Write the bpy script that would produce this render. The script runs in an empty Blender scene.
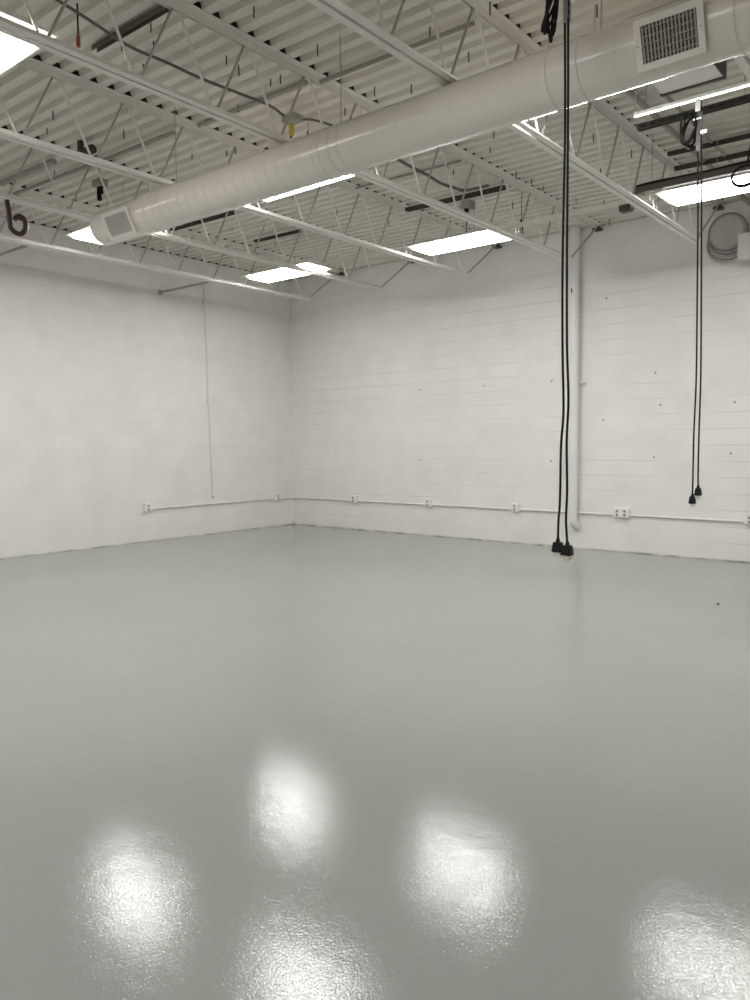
import bpy, bmesh, math, random
from mathutils import Vector, Matrix
random.seed(7)
S = bpy.context.scene
COL = S.collection
PI = math.pi

# ------------------------------------------------------------------ materials
def nodes(name):
    m = bpy.data.materials.new(name); m.use_nodes = True
    nt = m.node_tree
    b = nt.nodes['Principled BSDF']
    return m, nt, b

def mat(name, col, rough=0.5, metal=0.0, spec=0.5, var=0.0, vscale=6.0, bump=0.0, bscale=60.0):
    m, nt, b = nodes(name)
    b.inputs['Base Color'].default_value = (*col, 1)
    b.inputs['Roughness'].default_value = rough
    b.inputs['Metallic'].default_value = metal
    b.inputs['Specular IOR Level'].default_value = spec
    if var or bump:
        g = nt.nodes.new('ShaderNodeNewGeometry')
    if var:
        n = nt.nodes.new('ShaderNodeTexNoise'); n.inputs['Scale'].default_value = vscale
        n.inputs['Detail'].default_value = 4
        r = nt.nodes.new('ShaderNodeMapRange')
        r.inputs[1].default_value = 0.3; r.inputs[2].default_value = 0.7
        r.inputs[3].default_value = 1 - var; r.inputs[4].default_value = 1 + var * .4
        mx = nt.nodes.new('ShaderNodeVectorMath'); mx.operation = 'SCALE'
        mx.inputs[0].default_value = col
        nt.links.new(g.outputs['Position'], n.inputs['Vector'])
        nt.links.new(n.outputs['Fac'], r.inputs[0])
        nt.links.new(r.outputs[0], mx.inputs['Scale'])
        nt.links.new(mx.outputs[0], b.inputs['Base Color'])
    if bump:
        n = nt.nodes.new('ShaderNodeTexNoise'); n.inputs['Scale'].default_value = bscale
        n.inputs['Detail'].default_value = 3
        bp = nt.nodes.new('ShaderNodeBump'); bp.inputs['Strength'].default_value = bump
        bp.inputs['Distance'].default_value = .01
        nt.links.new(g.outputs['Position'], n.inputs['Vector'])
        nt.links.new(n.outputs['Fac'], bp.inputs['Height'])
        nt.links.new(bp.outputs[0], b.inputs['Normal'])
    return m

def block_wall(name, axis, joint, dirt):
    """painted concrete block: courses .203 m high, laid along the given axis"""
    m, nt, b = nodes(name); L = nt.links
    b.inputs['Roughness'].default_value = .55
    b.inputs['Specular IOR Level'].default_value = .35
    g = nt.nodes.new('ShaderNodeNewGeometry')
    sp = nt.nodes.new('ShaderNodeSeparateXYZ'); L.new(g.outputs['Position'], sp.inputs[0])
    cb = nt.nodes.new('ShaderNodeCombineXYZ')
    L.new(sp.outputs[axis], cb.inputs[0]); L.new(sp.outputs[2], cb.inputs[1])
    br = nt.nodes.new('ShaderNodeTexBrick'); L.new(cb.outputs[0], br.inputs['Vector'])
    br.inputs['Scale'].default_value = 1
    br.inputs['Brick Width'].default_value = .406
    br.inputs['Row Height'].default_value = .1985
    br.inputs['Mortar Size'].default_value = .004
    br.inputs['Mortar Smooth'].default_value = .6
    br.offset = .5
    # horizontal joints alone (they read stronger than the filled head joints)
    mm = nt.nodes.new('ShaderNodeMath'); mm.operation = 'PINGPONG'
    L.new(sp.outputs[2], mm.inputs[0]); mm.inputs[1].default_value = .09925
    hr = nt.nodes.new('ShaderNodeMapRange'); L.new(mm.outputs[0], hr.inputs[0])
    hr.inputs[1].default_value = 0; hr.inputs[2].default_value = .0075
    hr.inputs[3].default_value = 0; hr.inputs[4].default_value = 1
    hr.interpolation_type = 'SMOOTHSTEP'
    n1 = nt.nodes.new('ShaderNodeTexNoise'); L.new(g.outputs['Position'], n1.inputs['Vector'])
    n1.inputs['Scale'].default_value = 1.1; n1.inputs['Detail'].default_value = 5
    # joints come and go where paint has filled them
    jn = nt.nodes.new('ShaderNodeMapRange'); L.new(n1.outputs['Fac'], jn.inputs[0])
    jn.inputs[1].default_value = .44; jn.inputs[2].default_value = .62
    inv = nt.nodes.new('ShaderNodeMath'); inv.operation = 'SUBTRACT'; inv.inputs[0].default_value = 1
    L.new(hr.outputs[0], inv.inputs[1])
    jm = nt.nodes.new('ShaderNodeMath'); jm.operation = 'MULTIPLY'
    L.new(inv.outputs[0], jm.inputs[0]); L.new(jn.outputs[0], jm.inputs[1])
    n2 = nt.nodes.new('ShaderNodeTexNoise'); L.new(g.outputs['Position'], n2.inputs['Vector'])
    n2.inputs['Scale'].default_value = 140; n2.inputs['Detail'].default_value = 2
    n3 = nt.nodes.new('ShaderNodeTexNoise'); L.new(g.outputs['Position'], n3.inputs['Vector'])
    n3.inputs['Scale'].default_value = 2.2; n3.inputs['Detail'].default_value = 6
    # height = -(joints)*a - brick mortar*b + grain
    h1 = nt.nodes.new('ShaderNodeMath'); h1.operation = 'MULTIPLY_ADD'
    L.new(jm.outputs[0], h1.inputs[0]); h1.inputs[1].default_value = -1.0
    h2 = nt.nodes.new('ShaderNodeMath'); h2.operation = 'MULTIPLY'
    L.new(br.outputs['Fac'], h2.inputs[0]); h2.inputs[1].default_value = -.35
    L.new(h2.outputs[0], h1.inputs[2])
    h3 = nt.nodes.new('ShaderNodeMath'); h3.operation = 'MULTIPLY_ADD'
    L.new(n2.outputs['Fac'], h3.inputs[0]); h3.inputs[1].default_value = .25; L.new(h1.outputs[0], h3.inputs[2])
    bp = nt.nodes.new('ShaderNodeBump'); bp.inputs['Strength'].default_value = .38
    bp.inputs['Distance'].default_value = .004
    L.new(h3.outputs[0], bp.inputs['Height']); L.new(bp.outputs[0], b.inputs['Normal'])
    # white paint, slightly uneven coats
    r = nt.nodes.new('ShaderNodeValToRGB'); L.new(n3.outputs['Fac'], r.inputs[0])
    r.color_ramp.elements[0].position = .3; r.color_ramp.elements[0].color = (.745, .735, .715, 1)
    r.color_ramp.elements[1].position = .7; r.color_ramp.elements[1].color = (.81, .80, .78, 1)
    mj = nt.nodes.new('ShaderNodeMix'); mj.data_type = 'RGBA'
    jf = nt.nodes.new('ShaderNodeMath'); jf.operation = 'MULTIPLY'; jf.inputs[1].default_value = joint
    L.new(jm.outputs[0], jf.inputs[0]); L.new(jf.outputs[0], mj.inputs[0])
    L.new(r.outputs[0], mj.inputs[6]); mj.inputs[7].default_value = (.42, .41, .38, 1)
    # dirty open joint along the floor
    dr = nt.nodes.new('ShaderNodeMapRange'); L.new(sp.outputs[2], dr.inputs[0])
    dr.inputs[1].default_value = -.009; dr.inputs[2].default_value = .001
    dr.inputs[3].default_value = 1; dr.inputs[4].default_value = 0
    n4 = nt.nodes.new('ShaderNodeTexNoise'); L.new(g.outputs['Position'], n4.inputs['Vector'])
    n4.inputs['Scale'].default_value = 3.5; n4.inputs['Detail'].default_value = 6
    dn = nt.nodes.new('ShaderNodeMapRange'); L.new(n4.outputs['Fac'], dn.inputs[0])
    dn.inputs[1].default_value = .38; dn.inputs[2].default_value = .6
    dm = nt.nodes.new('ShaderNodeMath'); dm.operation = 'MULTIPLY'
    L.new(dr.outputs[0], dm.inputs[0]); L.new(dn.outputs[0], dm.inputs[1])
    md = nt.nodes.new('ShaderNodeMix'); md.data_type = 'RGBA'
    L.new(dm.outputs[0], md.inputs[0]); L.new(mj.outputs[2], md.inputs[6])
    md.inputs[7].default_value = dirt
    L.new(md.outputs[2], b.inputs['Base Color'])
    return m

def floor_mat():
    m, nt, b = nodes('grey_epoxy'); L = nt.links
    g = nt.nodes.new('ShaderNodeNewGeometry')
    n = nt.nodes.new('ShaderNodeTexNoise'); L.new(g.outputs['Position'], n.inputs['Vector'])
    n.inputs['Scale'].default_value = .55; n.inputs['Detail'].default_value = 5
    r = nt.nodes.new('ShaderNodeValToRGB'); L.new(n.outputs['Fac'], r.inputs[0])
    r.color_ramp.elements[0].position = .3; r.color_ramp.elements[0].color = (.265, .282, .262, 1)
    r.color_ramp.elements[1].position = .7; r.color_ramp.elements[1].color = (.29, .306, .286, 1)
    L.new(r.outputs[0], b.inputs['Base Color'])
    n2 = nt.nodes.new('ShaderNodeTexNoise'); L.new(g.outputs['Position'], n2.inputs['Vector'])
    n2.inputs['Scale'].default_value = 2.2; n2.inputs['Detail'].default_value = 4
    rr = nt.nodes.new('ShaderNodeMapRange'); L.new(n2.outputs['Fac'], rr.inputs[0])
    rr.inputs[1].default_value = .3; rr.inputs[2].default_value = .7
    rr.inputs[3].default_value = .045; rr.inputs[4].default_value = .07
    L.new(rr.outputs[0], b.inputs['Roughness'])
    b.inputs['Specular IOR Level'].default_value = .5
    # orange-peel of the rolled coating
    n3 = nt.nodes.new('ShaderNodeTexNoise'); L.new(g.outputs['Position'], n3.inputs['Vector'])
    n3.inputs['Scale'].default_value = 165; n3.inputs['Detail'].default_value = 1.5
    n5 = nt.nodes.new('ShaderNodeTexNoise'); L.new(g.outputs['Position'], n5.inputs['Vector'])
    n5.inputs['Scale'].default_value = 9; n5.inputs['Detail'].default_value = 2
    ad = nt.nodes.new('ShaderNodeMath'); ad.operation = 'MULTIPLY_ADD'
    L.new(n5.outputs['Fac'], ad.inputs[0]); ad.inputs[1].default_value = 2.0; L.new(n3.outputs['Fac'], ad.inputs[2])
    bp = nt.nodes.new('ShaderNodeBump'); bp.inputs['Strength'].default_value = .35
    bp.inputs['Distance'].default_value = .0012
    L.new(ad.outputs[0], bp.inputs['Height']); L.new(bp.outputs[0], b.inputs['Normal'])
    return m

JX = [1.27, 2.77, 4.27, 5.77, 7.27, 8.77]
def deck_mat():
    '''sprayed deck; near-black bands cross it over each joist and over the left wall head'''
    m, nt, b = nodes('deck_paint'); L = nt.links
    b.inputs['Roughness'].default_value = .6
    g = nt.nodes.new('ShaderNodeNewGeometry')
    sp = nt.nodes.new('ShaderNodeSeparateXYZ'); L.new(g.outputs['Position'], sp.inputs[0])
    last = None
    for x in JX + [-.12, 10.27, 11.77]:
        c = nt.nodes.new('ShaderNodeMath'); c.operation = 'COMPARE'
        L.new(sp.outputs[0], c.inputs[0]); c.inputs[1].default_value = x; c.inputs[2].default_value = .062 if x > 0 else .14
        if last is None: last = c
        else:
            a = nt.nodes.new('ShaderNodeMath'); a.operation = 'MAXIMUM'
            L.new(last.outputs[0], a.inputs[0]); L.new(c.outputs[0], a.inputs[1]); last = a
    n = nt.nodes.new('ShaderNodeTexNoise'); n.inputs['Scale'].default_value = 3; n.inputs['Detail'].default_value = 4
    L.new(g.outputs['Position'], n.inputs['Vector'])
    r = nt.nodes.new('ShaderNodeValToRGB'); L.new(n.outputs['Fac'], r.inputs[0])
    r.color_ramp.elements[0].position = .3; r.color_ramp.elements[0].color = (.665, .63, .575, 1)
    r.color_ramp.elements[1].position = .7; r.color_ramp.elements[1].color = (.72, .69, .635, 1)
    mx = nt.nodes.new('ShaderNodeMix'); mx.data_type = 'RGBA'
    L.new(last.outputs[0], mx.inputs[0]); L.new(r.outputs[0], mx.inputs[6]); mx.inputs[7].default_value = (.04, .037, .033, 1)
    L.new(mx.outputs[2], b.inputs['Base Color'])
    return m

def emit(name, col, strength):
    m, nt, b = nodes(name)
    b.inputs['Base Color'].default_value = (.9, .9, .9, 1)
    b.inputs['Emission Color'].default_value = (*col, 1)
    b.inputs['Emission Strength'].default_value = strength
    return m

LAMP = 15.0
LCOL = (1.0, .985, .965)
M = dict(
    wall_l=block_wall('painted_block_left', 1, .20, (.33, .32, .29, 1)), wall_r=block_wall('painted_block_right', 0, .55, (.20, .19, .17, 1)),
    floor=floor_mat(),
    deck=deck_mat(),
    steel=mat('joist_paint', (.76, .735, .69), .42, var=.05, vscale=5),
    rod=mat('web_rod_paint', (.40, .375, .34), .5),
    duct=mat('duct_paint', (.77, .72, .665), .2, var=.03, vscale=2),
    bare=mat('bare_steel', (.045, .042, .038), .6),
    tl=mat('grey_channel_paint', (.13, .12, .105), .5),
    seam=mat('duct_seam_paint', (.56, .54, .50), .4),
    white=mat('white_enamel', (.78, .775, .75), .4),
    raceway=mat('raceway_paint', (.74, .73, .70), .4),
    grille=mat('grille_grey', (.30, .27, .23), .5, metal=.1),
    grille_pale=mat('grille_pale', (.52, .50, .47), .5),
    void=mat('grille_recess', (.03, .027, .024), .9),
    black=mat('black_rubber', (.008, .0075, .0075), .6, spec=.2),
    blackp=mat('black_plastic', (.009, .009, .009), .5, spec=.3),
    dark=mat('dark_channel_steel', (.055, .05, .045), .5, metal=.3),
    maroon=mat('maroon_band', (.055, .016, .022), .45),
    brown=mat('brown_channel', (.10, .078, .07), .5, metal=.2),
    mesh=mat('braided_grip_wire', (.42, .41, .40), .35, metal=.8, bump=.8, bscale=900),
    pipe=mat('dull_pipe_paint', (.31, .295, .255), .5),
    wire=mat('wire_dark', (.025, .022, .02), .6),
    cable=mat('cable_grey', (.12, .11, .095), .6),
    red=mat('red_plug', (.36, .09, .05), .4),
    yellow=mat('yellow_tag', (.62, .50, .05), .5),
    cream=mat('cream_plastic', (.74, .71, .58), .4),
    recept=mat('receptacle_grey', (.40, .385, .34), .45),
    slot=mat('receptacle_slots', (.06, .055, .05), .6),
    grey=mat('grey_box_paint', (.62, .61, .57), .45),
    vent=mat('vent_paint', (.46, .445, .41), .45, var=.08, vscale=8),
    ventdark=mat('vent_rim_dark', (.22, .21, .19), .5),
    caulk=mat('yellowed_caulk', (.55, .50, .26), .7),
    lens=emit('lamp_lens', LCOL, LAMP),
    tube=emit('strip_tube', LCOL, LAMP * .35),
)

# ------------------------------------------------------------------ mesh helpers
class MB:
    def __init__(self): self.bm = bmesh.new()
    def box(self, x0, x1, y0, y1, z0, z1, bevel=0.0):
        r = bmesh.ops.create_cube(self.bm, size=1)
        vs = r['verts']
        for v in vs:
            v.co = Vector(((x0 + x1) / 2 + v.co.x * (x1 - x0), (y0 + y1) / 2 + v.co.y * (y1 - y0),
                           (z0 + z1) / 2 + v.co.z * (z1 - z0)))
        if bevel:
            es = list({e for v in vs for e in v.link_edges})
            bmesh.ops.bevel(self.bm, geom=es, offset=bevel, segments=2, affect='EDGES', profile=.5)
        return self
    def frustum(self, c, w0, d0, w1, d1, z0, z1, bevel=0):
        """tapered block: bottom (w0,d0) at z0, top (w1,d1) at z1"""
        r = bmesh.ops.create_cube(self.bm, size=1); vs = r['verts']
        for v in vs:
            t = v.co.z > 0
            v.co = Vector((c[0] + v.co.x * (w1 if t else w0), c[1] + v.co.y * (d1 if t else d0), z1 if t else z0))
        if bevel:
            es = list({e for v in vs for e in v.link_edges})
            bmesh.ops.bevel(self.bm, geom=es, offset=bevel, segments=2, affect='EDGES')
        return self
    def tube(self, pts, r, n=8, cap=True, radii=None):
        pts = [Vector(p) for p in pts]
        rings = []
        up = None
        for i, p in enumerate(pts):
            if i == 0: t = pts[1] - pts[0]
            elif i == len(pts) - 1: t = pts[-1] - pts[-2]
            else: t = (pts[i + 1] - pts[i]).normalized() + (pts[i] - pts[i - 1]).normalized()
            t.normalize()
            if up is None:
                a = Vector((0, 0, 1)) if abs(t.z) < .9 else Vector((1, 0, 0))
                u = t.cross(a).normalized()
            else:
                u = (up - t * up.dot(t)).normalized()
            up = u
            w = t.cross(u)
            rr = radii[i] if radii else r
            rings.append([self.bm.verts.new(p + (u * math.cos(2 * PI * k / n) + w * math.sin(2 * PI * k / n)) * rr) for k in range(n)])
        for a, b in zip(rings, rings[1:]):
            for k in range(n):
                self.bm.faces.new((a[k], a[(k + 1) % n], b[(k + 1) % n], b[k]))
        if cap:
            self.bm.faces.new(list(reversed(rings[0]))); self.bm.faces.new(rings[-1])
        return self
    def lathe_x(self, prof, n=48, cy=0, cz=0):
        """revolve (x, radius) pairs about the X axis"""
        rings = []
        for x, r in prof:
            rings.append([self.bm.verts.new((x, cy + r * math.cos(2 * PI * k / n), cz + r * math.sin(2 * PI * k / n))) for k in range(n)])
        for a, b in zip(rings, rings[1:]):
            for k in range(n):
                self.bm.faces.new((a[k], a[(k + 1) % n], b[(k + 1) % n], b[k]))
        return rings
    def extrude_x(self, prof, x0, x1, dz0=0, dz1=0, close=True):
        a = [self.bm.verts.new((x0, y, z + dz0)) for y, z in prof]
        b = [self.bm.verts.new((x1, y, z + dz1)) for y, z in prof]
        n = len(prof)
        for k in range(n if close else n - 1):
            self.bm.faces.new((a[k], a[(k + 1) % n], b[(k + 1) % n], b[k]))
        if close:
            self.bm.faces.new(list(reversed(a))); self.bm.faces.new(b)
        return self
    def torus(self, c, R, r, axis='y', n=40, k=10, sx=1, sz=1):
        pts = []
        ringv = []
        for i in range(n):
            a = 2 * PI * i / n
            row = []
            for j in range(k):
                b = 2 * PI * j / k
                q = R + r * math.cos(b)
                p = Vector((q * math.cos(a) * sx, r * math.sin(b), q * math.sin(a) * sz))
                row.append(self.bm.verts.new(Vector(c) + p))
            ringv.append(row)
        for i in range(n):
            for j in range(k):
                self.bm.faces.new((ringv[i][j], ringv[(i + 1) % n][j], ringv[(i + 1) % n][(j + 1) % k], ringv[i][(j + 1) % k]))
        return self
    def build(self, name, m, parent=None, smooth=False, loc=None, rot=None):
        bmesh.ops.recalc_face_normals(self.bm, faces=self.bm.faces[:])
        me = bpy.data.meshes.new(name); self.bm.to_mesh(me); self.bm.free()
        me.materials.append(m)
        if smooth:
            for p in me.polygons: p.use_smooth = True
            try: me.set_sharp_from_angle(angle=math.radians(40))
            except Exception: pass
        o = bpy.data.objects.new(name, me); COL.objects.link(o)
        if parent: o.parent = parent
        if loc is not None: o.location = loc
        if rot is not None: o.rotation_euler = rot
        return o

def tag(o, label, cat, group=None):
    o['label'] = label; o['category'] = cat
    if group: o['group'] = group
    return o
def thing(name, label, cat, loc=(0, 0, 0), group=None, rot=(0, 0, 0)):
    o = bpy.data.objects.new(name, None); COL.objects.link(o)
    o.empty_display_size = .1
    o.location = loc; o.rotation_euler = rot
    return tag(o, label, cat, group)
def struct(o):
    o['kind'] = 'structure'; return o
def kids(o): return [c for c in COL.objects if c.parent == o]
def dup(root, loc, label, group=None, rot=None):
    r = root.copy(); COL.objects.link(r); r.location = loc
    if rot is not None: r.rotation_euler = rot
    r['label'] = label
    if group: r['group'] = group
    for ch in kids(root):
        c = ch.copy(); COL.objects.link(c); c.parent = r
        for g in kids(ch):
            d = g.copy(); COL.objects.link(d); d.parent = c
    return r
def curve_pts(pts, sub=6):
    """Catmull-Rom through pts"""
    P = [Vector(p) for p in pts]; P = [P[0] * 2 - P[1]] + P + [P[-1] * 2 - P[-2]]
    out = []
    for i in range(1, len(P) - 2):
        for s in range(sub):
            t = s / sub
            a, b, c, d = P[i - 1], P[i], P[i + 1], P[i + 2]
            out.append(.5 * ((2 * b) + (c - a) * t + (2 * a - 5 * b + 4 * c - d) * t * t + (3 * b - a - 3 * c + d) * t ** 3))
    out.append(P[-2]); return out

# ------------------------------------------------------------------ the room
XR, YF = 13.2, -14.2          # far right side and the end behind the viewpoint
SLOPE, XREF = .015, 7.27
ZT = 4.25                      # joist top (deck underside) at XREF
def zdeck(x): return ZT + SLOPE * (XREF - x)

struct(MB().box(-.2, XR + .2, YF - .2, .2, -.17, -.015).build('floor', M['floor']))

def wallbox(name, x0, x1, y0, y1, m):
    mb = MB()
    za, zb = zdeck(x0), zdeck(x1)
    v = [mb.bm.verts.new(p) for p in ((x0, y0, -.1), (x1, y0, -.1), (x1, y1, -.1), (x0, y1, -.1),
                                     (x0, y0, za), (x1, y0, zb), (x1, y1, zb), (x0, y1, za))]
    for f in ((0, 1, 2, 3), (4, 5, 6, 7), (0, 1, 5, 4), (1, 2, 6, 5), (2, 3, 7, 6), (3, 0, 4, 7)):
        mb.bm.faces.new([v[i] for i in f])
    return struct(mb.build(name, m))
wallbox('wall_left', -.2, 0, YF - .2, .2, M['wall_l'])
wallbox('wall_right', 0, XR + .2, 0, .2, M['wall_r'])
wallbox('wall_side', XR, XR + .2, YF, 0, M['wall_l'])
wallbox('wall_front', 0, XR + .2, YF - .2, YF, M['wall_r'])

# corrugated roof deck, ribs along X, pitch 6 in
PITCH = .1524
prof = []
k0 = int(YF / PITCH) - 2
for k in range(k0, 2):
    c = k * PITCH              # centre of a raised flute
    prof += [(c - .040, 0), (c - .023, .040), (c + .023, .040), (c + .040, 0)]
mb = MB()
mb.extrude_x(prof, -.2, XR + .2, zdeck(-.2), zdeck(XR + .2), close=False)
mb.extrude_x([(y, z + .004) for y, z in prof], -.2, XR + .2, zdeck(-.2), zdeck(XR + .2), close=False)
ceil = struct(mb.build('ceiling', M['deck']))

# ------------------------------------------------------------------ bar joists (along Y)
DEPTH = .605
def make_joist(label):
    t = thing('roof_joist', label, 'joist', (0, 0, 0), 'bar joists carrying the roof deck')
    def angle_pair(mb, zb, y0, y1, leg, th, gap, down):
        # two angles back to back, the flat legs outward
        for s in (-1, 1):
            xa = s * gap / 2; xb = s * (gap / 2 + th); xc = s * (gap / 2 + leg)
            if down:       # top chord: flat legs at the top
                mb.box(min(xa, xc), max(xa, xc), y0, y1, zb - th, zb)
                mb.box(min(xa, xb), max(xa, xb), y0, y1, zb - leg, zb - th)
            else:          # bottom chord: flat legs at the bottom
                mb.box(min(xa, xc), max(xa, xc), y0, y1, zb, zb + th)
                mb.box(min(xa, xb), max(xa, xb), y0, y1, zb + th, zb + leg)
    mb = MB(); angle_pair(mb, -DEPTH, YF + .9, -.80, .048, .005, .020, False)
    mb.build('bottom_chord', M['steel'], t)
    mb = MB(); angle_pair(mb, -.001, YF + .05, -.02, .054, .005, .020, True)
    mb.build('top_chord', M['steel'], t)
    zb, zt = -DEPTH + .02, -.03
    y = -.98; i = 0
    while y > YF + 1.0:
        # bottom panel point at y, tops .3 m to either side
        for s in (1, -1):
            yt = y + s * .285
            if i == 0 and s == 1: continue
            MB().tube([(0, y + s * .014, zb), (0, yt, zt)], .0095, 8).build('web_rod', M['rod'] if s > 0 else M['steel'], t, True)
        y -= .6; i += 1
    MB().tube([(0, -.87, zb), (0, -.10, zt - .02)], .012, 8).build('end_brace', M['rod'], t, True)
    MB().box(-.05, .05, -.115, -.004, -.075, -.05, .003).box(-.03, .03, -.10, -.03, -.05, -.03).build('bearing_seat', M['dark'], t)
    return t
JL = ['white steel bar joist nearest the left wall, over the wall conduit',
      'second white steel bar joist out from the left wall, maroon strap on its chord',
      'white steel bar joist third out from the left wall, crossing above the duct',
      'white steel bar joist whose end bears just right of the drain pipe top',
      'white steel bar joist whose brace end meets the round wall vent',
      'white steel bar joist right of the round wall vent, over the duct register']
j0 = make_joist(JL[0])
j0.location = (JX[0], 0, zdeck(JX[0]))
for x, l in zip(JX[1:], JL[1:]):
    dup(j0, (x, 0, zdeck(x)), l)

# ------------------------------------------------------------------ ceiling lights (long side along X)
LL, LW = 1.18, .42
def make_light(label):
    t = thing('ceiling_light', label, 'ceiling light', (0, 0, 0), 'fluorescent ceiling lights')
    mb = MB().frustum((0, 0), LL + .10, LW + .09, LL - .05, .22, .0, .075, .004)
    mb.build('housing', M['white'], t)
    MB().frustum((0, 0), LL - .04, LW - .05, LL, LW, -.032, -.001, .006).build('lens', M['lens'], t)
    for s in (-1, 1):
        MB().tube([(s * .16, 0, .07), (s * .16, 0, .48)], .003, 6).build('hanger', M['rod'], t)
    return t
LPOS = [((5.06, -2.20, 3.755), 'lit white panel light over the middle of the right wall, between two joists'),
        ((8.03, -2.30, 3.735), 'lit white panel light beside the hanging cord pair at the right wall'),
        ((2.24, -2.27, 3.80), 'lit white panel light near the room corner, cut by a joist chord'),
        ((2.36, -4.98, 3.80), 'lit white panel light behind the closed end of the duct'),
        ((5.06, -4.895, 3.765), 'lit white panel light half hidden behind the middle of the duct'),
        ((7.70, -4.985, 3.75), 'thin bright strip of a panel light showing under the duct near the big register'),
        ((5.09, -7.72, 3.765), 'large bright panel light at the top left edge, before the duct')]
l0 = make_light(LPOS[0][1]); l0.location = LPOS[0][0]
for p, l in LPOS[1:]: dup(l0, p, l)
# the same lamps farther back in the room, out of frame
W_LAMP = LAMP * LL * LW * PI
for x in (2.1, 4.97, 7.95, 10.92):
    for y in (-2.35, -5.0, -7.65, -10.3):
        if x > 10 and y < -6: continue
        if any(abs(p[0] - x) < .6 and abs(p[1] - y) < .6 for p, _ in LPOS): continue
        ld = bpy.data.lights.new('lamp', 'AREA'); ld.shape = 'RECTANGLE'
        ld.size, ld.size_y = LL, LW; ld.energy = W_LAMP; ld.color = LCOL
        lo = bpy.data.objects.new('lamp', ld); COL.objects.link(lo); lo.location = (x, y, 3.735)

# ------------------------------------------------------------------ the round duct
DY, DZ, DR = -5.72, 3.485, .163
duct = thing('round_duct', 'long white round air duct hung below the joists', 'duct', (0, 0, 0))
prof = [(3.32, 0), (3.32, DR - .014), (3.33, DR - .008), (3.34, DR - .008), (4.05, DR - .008), (4.06, DR - .008), (4.07, DR + .004), (4.08, DR + .004), (4.18, DR + .004), (4.19, DR + .004), (4.20, DR), (4.21, DR)]
x = 4.30
while x < 6.2:                      # spiral lock seams
    prof += [(x - .009, DR), (x - .005, DR), (x - .003, DR + .0022), (x + .003, DR + .0022), (x + .005, DR), (x + .009, DR)]; x += .118
for xj in (6.24, 6.42):
    prof += [(xj - .018, DR), (xj - .012, DR), (xj - .008, DR + .004), (xj + .008, DR + .004), (xj + .012, DR), (xj + .018, DR)]
x = 6.75
while x < 13.0:
    prof += [(x - .007, DR), (x - .004, DR), (x - .002, DR + .0012), (x + .002, DR + .0012), (x + .004, DR), (x + .007, DR)]; x += .2
prof += [(XR - .02, DR), (XR - .02, 0)]
MB_ = MB(); MB_.lathe_x(prof, 56, DY, DZ); bmesh.ops.remove_doubles(MB_.bm, verts=MB_.bm.verts[:], dist=1e-5)
MB_.build('duct_body', M['duct'], duct, True)
for xj in (4.16, 6.33, 7.96, 8.14, 8.93):
    m_ = MB(); m_.lathe_x([(xj - .011, DR), (xj - .010, DR + .0055), (xj + .010, DR + .0055), (xj + .011, DR)], 56, DY, DZ)
    m_.build('joint_ring', M['duct'], duct, True)
for xj in (4.45, 6.33, 8.22):
    MB().tube([(xj, DY, DZ + DR - .004), (xj, DY, zdeck(xj))], .004, 6).build('hanger_rod', M['rod'], duct)
    
def register(xc, w, h, ang, louvers, bars, mgrille, out):
    """supply register on the duct's side, facing the room; local: x along duct, y out of the face is -y"""
    e = Matrix.Translation((xc, DY, DZ)) @ Matrix.Rotation(ang, 4, 'X')
    fr = MB()
    o = DR + out
    t = .032
    for (x0, x1, z0, z1) in ((-w/2, w/2, h/2 - t, h/2), (-w/2, w/2, -h/2, -h/2 + t), (-w/2, -w/2 + t, -h/2 + t, h/2 - t), (w/2 - t, w/2, -h/2 + t, h/2 - t)):
        fr.box(x0, x1, -o, -o + .014, z0, z1)
    # the saddle collar behind the frame
    for (x0, x1, z0, z1) in ((-w/2 + .01, w/2 - .01, h/2 - .02, h/2 - .01), (-w/2 + .01, w/2 - .01, -h/2 + .01, -h/2 + .02),
                             (-w/2 + .01, -w/2 + .02, -h/2 + .02, h/2 - .02), (w/2 - .02, w/2 - .01, -h/2 + .02, h/2 - .02)):
        fr.box(x0, x1, -o + .014, -.07, z0, z1)
    f = fr.build('register_frame', M['duct'], duct); f.matrix_local = e
    rc = MB().box(-w/2 + t, w/2 - t, -o + .045, -o + .055, -h/2 + t, h/2 - t).build('recess', M['void'] if mgrille == 'grille' else M['grille_pale'], f)
    n = louvers
    lv = MB()
    for i in range(n):
        xx = -w/2 + t + (w - 2 * t) * (i + .5) / n
        lv.box(xx - .0045, xx + .0045, -o + .002, -o + .020, -h/2 + t, h/2 - t)
    for i in range(bars):
        zz = -h/2 + t + (h - 2 * t) * (i + .5) / bars
        lv.box(-w/2 + t, w/2 - t, -o + .000, -o + .020, zz - .0028, zz + .0028)
    lv.build('louvers', M[mgrille], f)
    for sx in (-1, 1):
        MB().tube([(sx * (w/2 - .014), -o + .001, 0), (sx * (w/2 - .014), -o - .003, 0)], .005, 8).build('screw', M['rod'], f)
    return f
register(8.645, .335, .235, math.radians(20), 15, 5, 'grille', .022)
register(3.80, .40, .235, math.radians(26), 22, 9, 'grille_pale', .012)

# flat rectangular duct hung higher, beyond the round one
t = thing('rectangular_duct', 'flat pale rectangular duct box just below and behind the large register', 'duct', (0, 0, 0))
MB().box(7.91, 8.35, -4.72, -3.88, 4.03, 4.18, .004).build('box', M['duct'], t)
MB().box(7.90, 8.36, -3.88, -3.852, 4.022, 4.188).box(8.350, 8.362, -4.70, -3.86, 4.022, 4.188).build('gap_shadow', M['dark'], t)  # dark strips stand in for the shadowed gap along two edges
for xx in (7.98, 8.25):
    MB().tube([(xx, -4.3, 4.17), (xx, -4.3, zdeck(xx))], .004, 6).build('hanger_rod', M['rod'], t)

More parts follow.
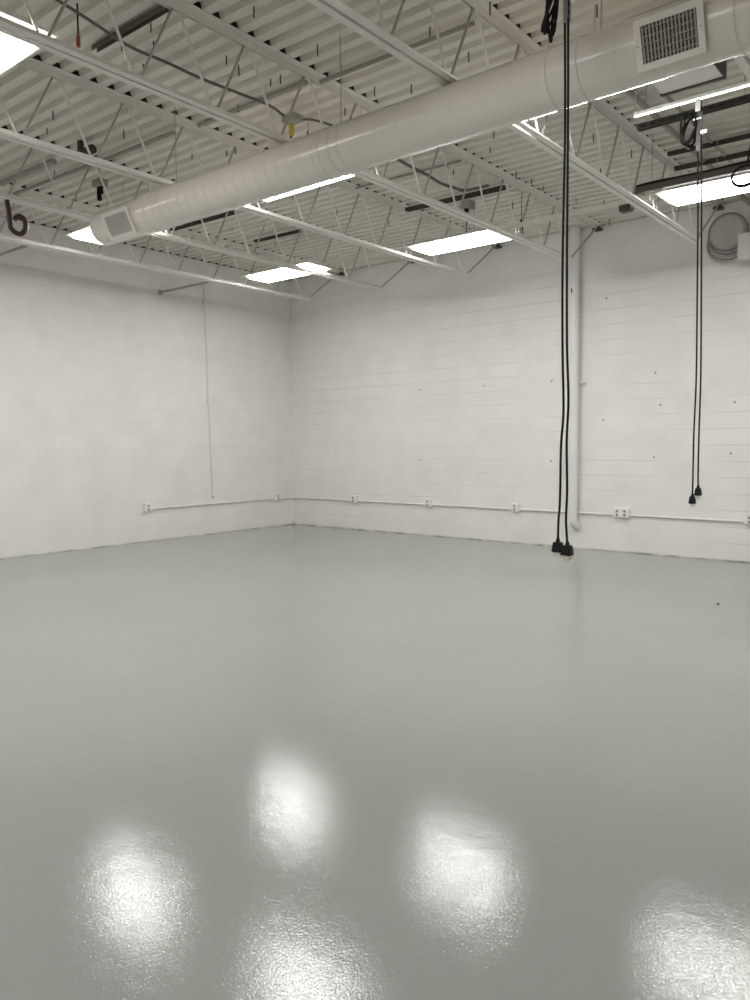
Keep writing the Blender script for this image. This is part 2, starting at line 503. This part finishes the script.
# ------------------------------------------------------------------ hanging power cords
def connector(parent, x, y, z0, z1, w, skew=0):
    MB().frustum((x, y), w, w * .8, w * .74, w * .62, z0, z1, .003).build('plug_body', M['blackp'], parent)
    MB().tube([(x, y, z1 - .002), (x, y, z1 + .018)], .010, 10, radii=[.012, .009]).build('strain_relief', M['blackp'], parent, True)
    MB().box(x - w * .36, x + w * .36, y - w * .26, y + w * .26, z0 - .024, z0 - .001, .004).build('plug_face', M['cream'], parent)

def cord(label, pts, r, w, group, plug_h):
    x, y, z = pts[-1]
    t = thing('power_cord', label, 'power cord', (0, 0, 0), group)
    MB().tube(curve_pts(pts), r, 10).build('cable', M['black'], t, True)
    connector(t, x, y, z - plug_h, z, w)
    return t
YA = -6.25
ca = [(8.265, YA, 4.23), (8.263, YA, 3.58), (8.270, YA, 2.965), (8.264, YA, 2.339), (8.268, YA, 1.92), (8.277, YA, 1.595), (8.266, YA, 1.419), (8.263, YA, 1.14), (8.256, YA, 1.037), (8.254, YA, .924)]
cb = [(8.287, YA - .012, 4.23), (8.286, YA - .012, 3.573), (8.291, YA - .012, 2.96), (8.293, YA - .012, 2.335), (8.298, YA - .012, 1.918), (8.309, YA - .012, 1.644), (8.302, YA - .012, 1.444), (8.307, YA - .012, 1.192), (8.303, YA - .012, 1.04), (8.312, YA - .012, .913)]
c1 = cord('left black cord of the near pair, plug hanging just above its twin', ca, .0060, .056, 'near pair of hanging cords', .051)
c2 = cord('right black cord of the near pair, plug slightly lower than its twin', cb, .0060, .056, 'near pair of hanging cords', .051)
YB = -4.30
cc = [(8.300, YB, 3.742), (8.318, YB, 3.077), (8.328, YB, 2.404), (8.333, YB, 1.858), (8.326, YB, 1.513), (8.326, YB, 1.234), (8.326, YB, 1.05)]
cd = [(8.324, YB - .005, 3.736), (8.347, YB - .02, 3.073), (8.368, YB - .045, 2.402), (8.378, YB - .05, 1.857), (8.375, YB - .05, 1.512), (8.375, YB - .05, 1.235), (8.378, YB - .05, 1.112)]
c3 = cord('left black cord of the far pair, lower plug in front of the block wall', cc, .0056, .046, 'far pair of hanging cords', .052)
c4 = cord('right black cord of the far pair, higher plug in front of the block wall', cd, .0056, .046, 'far pair of hanging cords', .052)

def grip(parent, x, y, z0, z1, r):
    mb = MB().tube([(x, y, z0), (x, y, z0 + .03), (x, y, z1 - .03), (x, y, z1)], r, 12, radii=[r * .8, r, r, r * .75])
    # braided strands
    for s in (1, -1):
        for k in range(4):
            pts = []
            for i in range(40):
                a = s * i * .55 + k * PI / 2
                pts.append((x + (r + .001) * math.cos(a), y + (r + .001) * math.sin(a), z0 + (z1 - z0) * i / 39))
            mb.tube(pts, .0011, 4)
    o = mb.build('cable_grip', M['mesh'], parent, True); o['label'] = 'braided grey wire grip'; return o
grip(c1, 8.276, YA - .004, 3.47, 4.0, .0175)
grip(c3, 8.318, YB - .004, 3.40, 3.66, .0185)

def coil(parent, c, w, h, n, r, tilt):
    mb = MB()
    for i in range(n):
        ox, oy = random.uniform(-.012, .012), (i - n / 2) * r * 1.5
        sw, sh = w * random.uniform(.82, 1.05), h * random.uniform(.92, 1.06)
        pts = []
        for k in range(25):
            a = 2 * PI * k / 24
            px, pz = sw * math.cos(a) * (1 + .15 * math.sin(a)), sh * math.sin(a)
            pts.append((c[0] + ox + px * math.cos(tilt) - pz * math.sin(tilt), c[1] + oy + .03 * math.sin(2 * a + i), c[2] + px * math.sin(tilt) + pz * math.cos(tilt)))
        mb.tube(pts, r, 8, cap=False)
    mb.tube([(c[0] + w * .5, c[1], c[2] + h * .9), (c[0] + w * 1.1, c[1], c[2] + h * 1.3)], r, 8)
    return mb.build('cord_coil', M['black'], parent, True)
coil(c1, (8.215, YA - .02, 3.60), .022, .17, 6, .0068, -.18)
coil(c3, (8.252, YB - .01, 3.55), .048, .098, 5, .0066, -.10)
mb = MB()
for i in range(3):
    pts = [(8.400 + .085 * (1 + .04 * i) * math.cos(a), -3.48 + .012 * i, 3.435 + .072 * (1 + .03 * i) * math.sin(a)) for a in [2 * PI * k / 24 for k in range(25)]]
    mb.tube(pts, .008, 8, cap=False)
mb.tube([(8.42, -3.48, 3.505), (8.47, -3.48, 3.80), (8.47, -3.48, zdeck(8.47))], .008, 8)
tag(mb.build('cord_loop', M['black'], None, True), 'black cord loop hanging at the right edge before the panel light', 'cord coil')

# white tape and tag on the far pair
tg = MB().box(8.296, 8.330, YB - .034, YB - .030, 3.655, 3.735, .001).box(8.285, 8.34, YB - .034, YB - .029, 3.60, 3.612).box(8.335, 8.375, YB - .033, YB - .030, 3.50, 3.525)
tag(tg.build('cord_tag', M['white']), 'small white tags tied on the far cord pair below the strip light', 'tag')

# ------------------------------------------------------------------ slim strip light / slotted channel carrying the far cords
YS = -4.235
sl = thing('strip_light', 'thin bright white strip light from which the far cord pair hangs', 'strip light', (0, 0, 0))
MB().box(7.84, 8.70, YS - .010, YS + .010, 3.776, 3.80, .003).build('channel', M['white'], sl)
MB().box(7.84, 8.68, YS - .006, YS + .006, 3.768, 3.776, .003).build('tube', M['tube'], sl)
for xx in (7.85, 8.58):
    MB().tube([(xx, YS, 3.80), (xx, YS, zdeck(xx))], .004, 6).build('hanger_rod', M['rod'], sl)
st = thing('slotted_channel', 'dark slotted steel channel just behind the thin strip light', 'steel channel', (0, 0, 0))
ch = MB()
ch.box(7.74, 8.72, -3.92, -3.879, 3.841, 3.845).box(7.74, 8.72, -3.883, -3.879, 3.80, 3.841)
ch.box(7.74, 8.72, -3.92, -3.916, 3.80, 3.813).box(7.74, 8.72, -3.92, -3.916, 3.829, 3.841)
for i in range(14): ch.box(7.74 + i * .07, 7.74 + i * .07 + .028, -3.92, -3.916, 3.813, 3.829)
ch.build('channel', M['dark'], st)
for xx in (7.80, 8.5):
    MB().tube([(xx, -3.9, 3.845), (xx, -3.9, zdeck(xx))], .004, 6).build('hanger_rod', M['rod'], st)

# ------------------------------------------------------------------ channels and conduits under the deck
def channel(label, x0, x1, y, z, w, h, m, name='steel_channel', cat='steel channel', dz=0):
    mb = MB()
    t = .004
    pr = [(y - w/2, z - h), (y - w/2 + t, z - h), (y - w/2 + t, z - t), (y + w/2 - t, z - t), (y + w/2 - t, z - h), (y + w/2, z - h), (y + w/2, z), (y - w/2, z)]
    mb.extrude_x(pr, x0, x1, -SLOPE * (x0 - XREF), -SLOPE * (x1 - XREF))
    return tag(mb.build(name, m), label, cat)
def pipe(label, pts, r, m, name='conduit', cat='conduit', n=10):
    return tag(MB().tube(pts, r, n).build(name, m, None, True), label, cat)
zt = ZT - .052
channel('black channel under the deck at top left, behind the red plug', 4.85, 5.71, -6.70, ZT - .002, .045, .035, M['tl'])
channel('dark channel over the middle panel light carrying a black cord', 4.36, 5.70, -2.34, zt, .045, .045, M['dark'])
channel('dark channel under the deck crossing just above the right panel light', 7.40, 8.72, -2.22, zt, .035, .035, M['dark'])
channel('dark channel under the deck right of the far cords, nearer the wall', 7.32, 8.72, -1.78, zt, .04, .04, M['dark'])
channel('dark channel near the deck over the corner panel light, short', 1.40, 2.66, -3.55, zt, .04, .04, M['dark'])
channel('short dark channel near the deck closest to the room corner', 1.80, 2.70, -2.45, zt, .035, .035, M['dark'])
pipe('grey conduit under the deck running over the duct toward the yellow tag', [(4.36, -5.40, 4.262), (5.72, -5.40, 4.242)], .019, M['pipe'])
pipe('grey conduit under the deck between the two joists above the duct middle', [(5.84, -5.40, 4.20), (7.2, -5.38, 4.18)], .017, M['pipe'])
pipe('thin grey conduit under the deck beyond the flexible cable', [(4.34, -3.24, 4.255), (5.70, -3.22, 4.24)], .013, M['pipe'])
pipe('thick grey pipe under the deck at the left edge ending at a joist', [(.0, -5.90, 4.25), (2.72, -5.87, 4.205)], .032, M['pipe'], 'steel_pipe', 'pipe')
pipe('grey conduit at the left just behind the thick pipe', [(1.36, -5.60, 4.24), (3.25, -5.55, 4.215), (4.20, -5.55, 4.20)], .02, M['pipe'])
pipe('pale conduit running toward the right wall, left one of two near the vent', [(7.60, -4.2, 4.19), (7.60, -.02, 4.19)], .024, M['pipe'], 'conduit', 'conduit')
pipe('pale conduit running toward the right wall, right one of two near the vent', [(7.80, -4.2, 4.19), (7.80, -.02, 4.19)], .016, M['pipe'], 'conduit', 'conduit')
# white strut and its dark continuation above the light row
t = thing('steel_channel', 'long pale channel crossing a joist between the panel lights at the right wall', 'steel channel', (0, 0, 0))
zq = 3.722
MB().extrude_x([(-2.441, zq), (-2.437, zq), (-2.437, zq + .038), (-2.403, zq + .038), (-2.403, zq), (-2.399, zq), (-2.399, zq + .042), (-2.441, zq + .042)], 5.70, 7.31).build('channel', M['steel'], t)
MB().box(7.02, 7.14, -2.47, -2.37, 3.655, 3.72, .015).tube([(7.08, -2.42, 3.71), (7.08, -2.42, 3.758)], .012).build('junction_box', M['dark'], t)
t = thing('cable_channel', 'dark brown channel loaded with cables above the right panel light', 'steel channel', (0, 0, 0))
MB().box(7.24, 8.80, -2.66, -2.61, 3.735, 3.79, .003).build('channel', M['brown'], t)
mb = MB()
for i in range(4):
    pts = [(7.24 + 1.54 * k / 14, -2.625 - .011 * i + .005 * math.sin(k * 1.3 + i), 3.800 + .006 * math.sin(k * .9 + 2 * i)) for k in range(15)]
    mb.tube(pts, .0085, 6)
mb.build('cables', M['black'], t, True)
for xx in (7.4, 8.3):
    MB().tube([(xx, -2.635, 3.78), (xx, -2.635, zdeck(xx))], .004, 6).build('hanger_rod', M['rod'], t)

# black cable along the joist bay and the two boxes it feeds
pipe('long black cable sagging under the deck toward the yellow tagged box', curve_pts([(5.36, -7.7, 4.25), (5.30, -7.25, 4.225), (5.25, -6.97, 4.215), (5.17, -6.62, 4.21), (5.16, -6.32, 4.22), (5.18, -6.02, 4.205), (5.21, -5.65, 4.205), (5.24, -5.37, 4.20), (5.25, -5.222, 4.165)]), .011, M['cable'], 'cable', 'cable')
pipe('dark cable from the yellow tagged box dropping behind the duct', curve_pts([(5.30, -5.085, 4.16), (5.31, -4.95, 4.20), (5.34, -4.72, 4.215), (5.36, -4.4, 4.225)]), .010, M['cable'], 'cable', 'cable')
pipe('flexible dark cable bending under the deck above the middle panel light', curve_pts([(5.33, -4.0, 4.225), (5.32, -3.67, 4.19), (5.31, -3.24, 4.18), (5.26, -2.94, 4.19), (5.27, -2.68, 4.20), (5.33, -2.55, 4.195), (5.60, -2.52, 4.195)]), .015, M['cable'], 'cable', 'cable')
t = thing('junction_box', 'grey junction box under the deck with a yellow tag and loose wires', 'junction box', (0, 0, 0))
MB().box(5.21, 5.36, -5.21, -5.10, 4.12, 4.175, .006).tube([(5.285, -5.155, 4.17), (5.285, -5.155, 4.25)], .006).build('box', M['pipe'], t)
MB().box(5.255, 5.285, -5.17, -5.13, 4.02, 4.115, .008).build('tag', M['yellow'], t)
MB().tube(curve_pts([(5.265, -5.15, 4.02), (5.275, -5.15, 3.95), (5.265, -5.14, 3.90), (5.28, -5.15, 3.84)]), .005, 6).tube(curve_pts([(5.255, -5.15, 4.02), (5.245, -5.15, 3.96), (5.25, -5.14, 3.91)]), .004, 6).build('wires', M['black'], t, True)
t = thing('hanging_connector', 'black cord knot hanging from the channel over the middle panel light', 'cord', (0, 0, 0))
MB().box(5.17, 5.29, -2.40, -2.28, 4.06, 4.15, .008).build('box', M['pipe'], t)
MB().tube(curve_pts([(5.22, -2.36, 4.07), (5.22, -2.36, 4.0), (5.23, -2.36, 3.93)]), .026, 8, radii=None).build('connector', M['black'], t, True)
MB().tube(curve_pts([(5.23, -2.36, 3.94), (5.215, -2.36, 3.85), (5.235, -2.36, 3.77)]), .006, 6).build('wire', M['black'], t, True)
t = thing('hanging_connector', 'black connector dangling on a wire left of the drain pipe top', 'cord', (0, 0, 0))
MB().tube([(5.69, -1.95, 4.24), (5.69, -1.95, 3.93)], .004, 6).build('wire', M['wire'], t)
MB().tube(curve_pts([(5.69, -1.95, 3.94), (5.685, -1.95, 3.89), (5.695, -1.95, 3.84)]), .016, 8, radii=None).tube([(5.68, -1.95, 3.85), (5.67, -1.95, 3.79)], .006, 6).tube([(5.70, -1.95, 3.85), (5.71, -1.95, 3.78)], .006, 6).build('connector', M['black'], t, True)
# box with black cords in the left bay, camera-like bracket
t = thing('junction_box', 'dark box with dangling black cord ends above the duct end', 'junction box', (0, 0, 0))
MB().box(2.60, 2.74, -5.40, -5.30, 4.10, 4.17, .006).tube([(2.67, -5.35, 4.16), (2.67, -5.35, 4.32)], .006).build('box', M['pipe'], t)
MB().tube(curve_pts([(2.66, -5.35, 4.11), (2.65, -5.35, 4.03), (2.66, -5.35, 3.97)]), .024, 8).tube(curve_pts([(2.70, -5.35, 4.10), (2.71, -5.35, 4.02)]), .012, 8).build('cord_ends', M['black'], t, True)
t = thing('spot_fixture', 'dark cylindrical fixture clamped under the deck at left', 'fixture', (0, 0, 0))
MB().tube([(3.04, -5.83, 4.195), (3.22, -5.80, 4.205)], .035, 14).tube([(3.22, -5.80, 4.205), (3.29, -5.79, 4.21)], .042, 14).build('body', M['dark'], t, True)
MB().box(3.10, 3.15, -5.84, -5.80, 4.22, zdeck(3.1) + .002).build('bracket', M['dark'], t)
# red plug on a cord
t = thing('hanging_plug', 'red plug hanging on a short black cord at top left', 'plug', (0, 0, 0))
MB().tube([(5.26, -7.066, zdeck(5.26)), (5.26, -7.066, 4.085)], .006, 8).build('cord', M['black'], t)
MB().tube([(5.26, -7.066, 4.09), (5.26, -7.066, 4.07), (5.257, -7.066, 4.01)], .012, 10, radii=[.008, .014, .013]).build('plug', M['red'], t, True)
# maroon strap on the chord of the second joist
t = tag(MB().tube(curve_pts([(2.745, -6.360, 3.720), (2.745, -6.345, 3.590), (2.75, -6.340, 3.480), (2.755, -6.300, 3.435), (2.76, -6.245, 3.430), (2.765, -6.205, 3.480), (2.765, -6.210, 3.565), (2.76, -6.260, 3.590), (2.75, -6.300, 3.550)]), .023, 8).build('hanging_strap', M['maroon'], None, True),
        'dark maroon strap looped from a joist chord at the left edge', 'strap')

# ------------------------------------------------------------------ right wall fittings
t = thing('drain_pipe', 'white painted drain pipe running up the right wall', 'pipe', (0, 0, 0))
px, py = 5.485, -.095
MB().tube([(px, py, zdeck(px) - .002), (px, py, .385)] + [(px + .035 * math.sin(a) , py + .10 * (1 - math.cos(a)), .385 - .10 * math.sin(a)) for a in (.3, .6, .9, 1.2)], .058, 20).build('pipe', M['white'], t, True)
MB().box(px + .04, px + .13, -.055, -.001, 2.225, 2.25, .002).tube([(px, py, 2.215), (px, py, 2.26)], .0605, 20).build('clamp', M['white'], t, True)
tag(MB().box(px - .028, px - .016, py - .065, py - .055, 3.42, 3.48).build('wall_anchor', M['wire']), 'small dark bolt on the white drain pipe near the ceiling', 'anchor')

zc = .478
t = thing('surface_conduit', 'white conduit running low along the right wall between outlets', 'conduit', (0, 0, 0))
MB().tube([(.02, -.018, zc), (XR - .05, -.018, zc)], .013, 8).build('tube', M['raceway'], t, True)
t = thing('surface_conduit', 'white conduit running low along the left wall to the corner', 'conduit', (0, 0, 0))
MB().tube([(.018, -3.05, zc), (.018, -.02, zc)], .011, 8).build('tube', M['raceway'], t, True)

def outlet(name, label, double=False):
    w = .062 if not double else .105
    t = thing(name, label, 'outlet', (0, 0, 0), 'outlet boxes along the wall conduits')
    MB().box(-w, w, -.052, -.001, -.062, .062, .004).build('box', M['white'], t)
    f = MB().box(-w + .006, w - .006, -.057, -.052, -.056, .056, .002).build('cover_plate', M['white'], t)
    gangs = (-.05, .05) if double else (0,)
    for gx in gangs:
        for zz in (-.025, .025):
            r = MB().box(gx - .017, gx + .017, -.061, -.057, zz - .016, zz + .016, .003).build('receptacle', M['recept'], f)
            MB().box(gx - .010, gx - .006, -.0635, -.060, zz - .007, zz + .009).box(gx + .006, gx + .010, -.0635, -.060, zz - .007, zz + .009).tube([(gx, -.060, zz - .010), (gx, -.0635, zz - .010)], .0035, 8).build('slots', M['slot'], t)
    return t
o1 = outlet('wall_outlet', 'white outlet box nearest the corner on the right wall conduit')
o1.location = (1.49, 0, .505)
dup(o1, (3.03, 0, .505), 'white outlet box second from the corner along the right wall')
dup(o1, (4.57, 0, .505), 'white outlet box just left of the near hanging plugs on the right wall')
od = outlet('wall_outlet', 'wide white outlet box just right of the drain pipe foot', True)
od.location = (6.14, 0, .505)
dup(o1, (7.70, 0, .505), 'white outlet box low on the right wall at the picture edge')
dup(o1, (0, -3.10, .505), 'white outlet box at the free end of the left wall conduit', rot=(0, 0, PI / 2))
dup(o1, (0, -.42, .505), 'white outlet box by the corner on the left wall conduit', rot=(0, 0, PI / 2))

# round wall vent with ringed collar, grey panel beside it
t = thing('round_vent', 'round ringed vent high on the right wall at the picture edge', 'vent', (7.39, 0, 3.885))
n = 48
mb = MB()
mb.tube([(0, -.001, 0), (0, -.10, 0), (0, -.115, 0)], .235, 40, radii=[.205, .205, .185]).build('vent_body', M['vent'], t, True)
mb = MB()
mb.torus((0, -.10, 0), .212, .011).build('rim', M['ventdark'], t, True)
for i, (r_, dz_) in enumerate(((.222, -.025), (.228, -.055), (.232, -.085), (.235, -.115))):
    MB().torus((0, -.05 - .012 * i, dz_), r_, .0085).build('ring', M['vent'] if i % 2 else M['ventdark'], t, True)
MB().tube([(0, -.114, 0), (0, -.122, 0)], .178, 40).build('face_plate', M['vent'], t, True)
t = thing('wall_mounted_panel', 'pale grey panel box high on the wall below the round vent', 'panel box', (0, 0, 0))
MB().box(7.555, 8.15, -.31, -.165, 3.50, 3.79, .004).build('box', M['grey'], t)
MB().box(7.80, 7.84, -.17, -.001, 3.53, 3.76).box(8.06, 8.10, -.17, -.001, 3.53, 3.76).build('stand_off', M['grey'], t)
MB().box(7.57, 8.135, -.318, -.309, 3.515, 3.775, .003).build('cover', M['grey'], t)

WA = [(5.88, 3.32), (6.54, 2.31), (6.61, 1.9), (5.86, 1.73), (6.54, 1.24), (7.49, 1.9), (7.46, 1.29), (2.86, 2.28), (4.02, 2.28), (5.11, 2.29), (2.87, 1.18), (5.11, 1.18)]
a0 = None
for x, z in WA:
    if a0 is None:
        a0 = MB().tube([(0, 0, 0), (0, -.012, 0)], .013, 8, radii=[.013, .008]).build('wall_anchor', M['ventdark'], None, True)
        tag(a0, 'tiny dark anchor stub left in the white right wall', 'anchor', 'anchor stubs in the right wall')
        a0.location = (x, 0, z)
    else:
        c = a0.copy(); COL.objects.link(c); c.location = (x, 0, z)

# ------------------------------------------------------------------ left wall fittings
t = thing('wall_conduit', 'thin white conduit running up the left wall', 'conduit', (0, 0, 0))
MB().tube([(.016, -1.92, 4.0), (.016, -1.89, 2.13), (.016, -1.85, .60)], .015, 8).build('tube', M['raceway'], t, True)
MB().box(.001, .034, -1.925, -1.855, 2.105, 2.145, .003).build('clamp', M['white'], t)
MB().box(.001, .032, -1.955, -1.895, 3.68, 3.74, .003).build('coupling', M['raceway'], t)
MB().tube([(.016, -1.85, .60), (.016, -1.85, .575)], .016, 8).build('end_cap', M['pipe'], t)
t = thing('wall_brace', 'thin white brace from the nearest joist to the left wall', 'brace', (0, 0, 0))
MB().box(.004, 1.25, -2.765, -2.740, 3.735, 3.742).box(.004, 1.25, -2.765, -2.760, 3.742, 3.765).build('bar', M['rod'], t)
MB().box(.0005, .008, -2.79, -2.71, 3.71, 3.79).build('plate', M['rod'], t)
t = thing('wall_brace', 'thin white brace to the left wall at the left edge below the strap', 'brace', (0, 0, 0))
MB().box(.004, 1.25, -5.400, -5.375, 3.735, 3.742).box(.004, 1.25, -5.400, -5.395, 3.742, 3.765).build('bar', M['rod'], t)
MB().box(.0005, .008, -5.43, -5.35, 3.71, 3.79).build('plate', M['rod'], t)
# yellowed sealant blob in the floor corner, a crumb on the floor
mb = MB().tube(curve_pts([(.012, -.07, -.008), (.018, -.02, .0), (.05, -.014, -.004), (.07, -.012, -.010)]), .014, 8, radii=None)
mb.tube(curve_pts([(.012, -.014, -.01), (.010, -.012, .03), (.007, -.009, .055)]), .007, 6)
tag(mb.build('sealant_blob', M['caulk'], None, True), 'small yellowed blob of sealant in the floor corner', 'sealant')
mb = MB(); bmesh.ops.create_icosphere(mb.bm, subdivisions=2, radius=.014)
for v in mb.bm.verts: v.co = v.co * random.uniform(.75, 1.1); v.co.z *= .6
tag(mb.build('debris_crumb', M['wire'], None, False, (8.09, -2.72, -.007)), 'single dark crumb lying on the grey floor at right', 'debris')

# ------------------------------------------------------------------ loose wire ends under the deck
HW = [(5.43, -6.583), (5.08, -6.583), (5.24, -6.431), (4.89, -6.278), (3.56, -6.278), (3.17, -6.126), (3.68, -5.669), (6.12, -6.278), (6.11, -5.669), (6.06, -5.364), (5.48, -5.974), (5.44, -5.821), (5.46, -5.516), (4.9, -5.364), (5.57, -5.516), (5.56, -4.754), (6.87, -5.364), (6.89, -4.907), (6.01, -4.907), (6.26, -4.754), (4.97, -4.602), (7.86, -4.907), (7.34, -5.364), (6.29, -3.535), (7.0, -3.992), (3.03, -5.364), (2.16, -5.516), (3.68, -4.907), (4.02, -4.754), (4.15, -4.754), (3.54, -2.621), (3.54, -3.383), (1.8, -2.011), (1.94, -2.926), (3.75, -1.859), (5.48, -3.078), (5.45, -2.926), (5.37, -3.84), (6.07, -3.23), (5.93, -2.468), (5.95, -2.164), (5.93, -1.859), (5.38, -1.554), (6.66, -2.011), (6.25, -0.944), (6.98, -2.926), (7.1, -2.316), (6.04, -1.249), (6.0, -0.182), (6.77, -1.097)]
h0 = None
for x, y in HW:
    y = round((y - PITCH / 2) / PITCH) * PITCH + PITCH / 2
    L_ = random.uniform(.8, 1.3)
    if h0 is None:
        h0 = MB().tube([(0, 0, .002), (.001, 0, -.035), (-.001, .001, -.065)], .005, 6).build('hanging_wire', M['wire'])
        tag(h0, 'short dark wire end hanging from the roof deck', 'wire', 'wire ends hanging from the roof deck')
        c = h0
    else:
        c = h0.copy(); COL.objects.link(c)
    c.location = (x, y, zdeck(x)); c.scale = (1, 1, L_); c.rotation_euler = (0, 0, random.uniform(0, 6))

# ------------------------------------------------------------------ camera, world, view
f_px, yaw, pitch, roll = 768.0, math.radians(39.3), math.radians(4.15), math.radians(-.42)
r = Vector((math.cos(yaw), math.sin(yaw), 0)); fw = Vector((-math.sin(yaw), math.cos(yaw), 0)); up = Vector((0, 0, 1))
f2 = fw * math.cos(pitch) - up * math.sin(pitch); u2 = up * math.cos(pitch) + fw * math.sin(pitch)
r3 = r * math.cos(roll) + u2 * math.sin(roll); u3 = u2 * math.cos(roll) - r * math.sin(roll)
cam = bpy.data.cameras.new('camera'); co = bpy.data.objects.new('camera', cam); COL.objects.link(co)
mw = Matrix((( r3.x, u3.x, -f2.x, 10.006), (r3.y, u3.y, -f2.y, -9.868), (r3.z, u3.z, -f2.z, 1.43), (0, 0, 0, 1)))
co.matrix_world = mw
cam.sensor_fit = 'VERTICAL'; cam.sensor_height = 36; cam.lens = 36 * f_px / 1000
cam.clip_start = .05
S.camera = co
w = bpy.data.worlds.new('world'); S.world = w; w.use_nodes = True
w.node_tree.nodes['Background'].inputs[0].default_value = (.02, .02, .02, 1)
S.view_settings.view_transform = 'Standard'; S.view_settings.look = 'None'
S.view_settings.gamma = 1; S.view_settings.exposure = 0.64
S.view_settings.use_curve_mapping = False
S.cycles.use_denoising = True
S.cycles.max_bounces = 14; S.cycles.diffuse_bounces = 10; S.cycles.glossy_bounces = 4
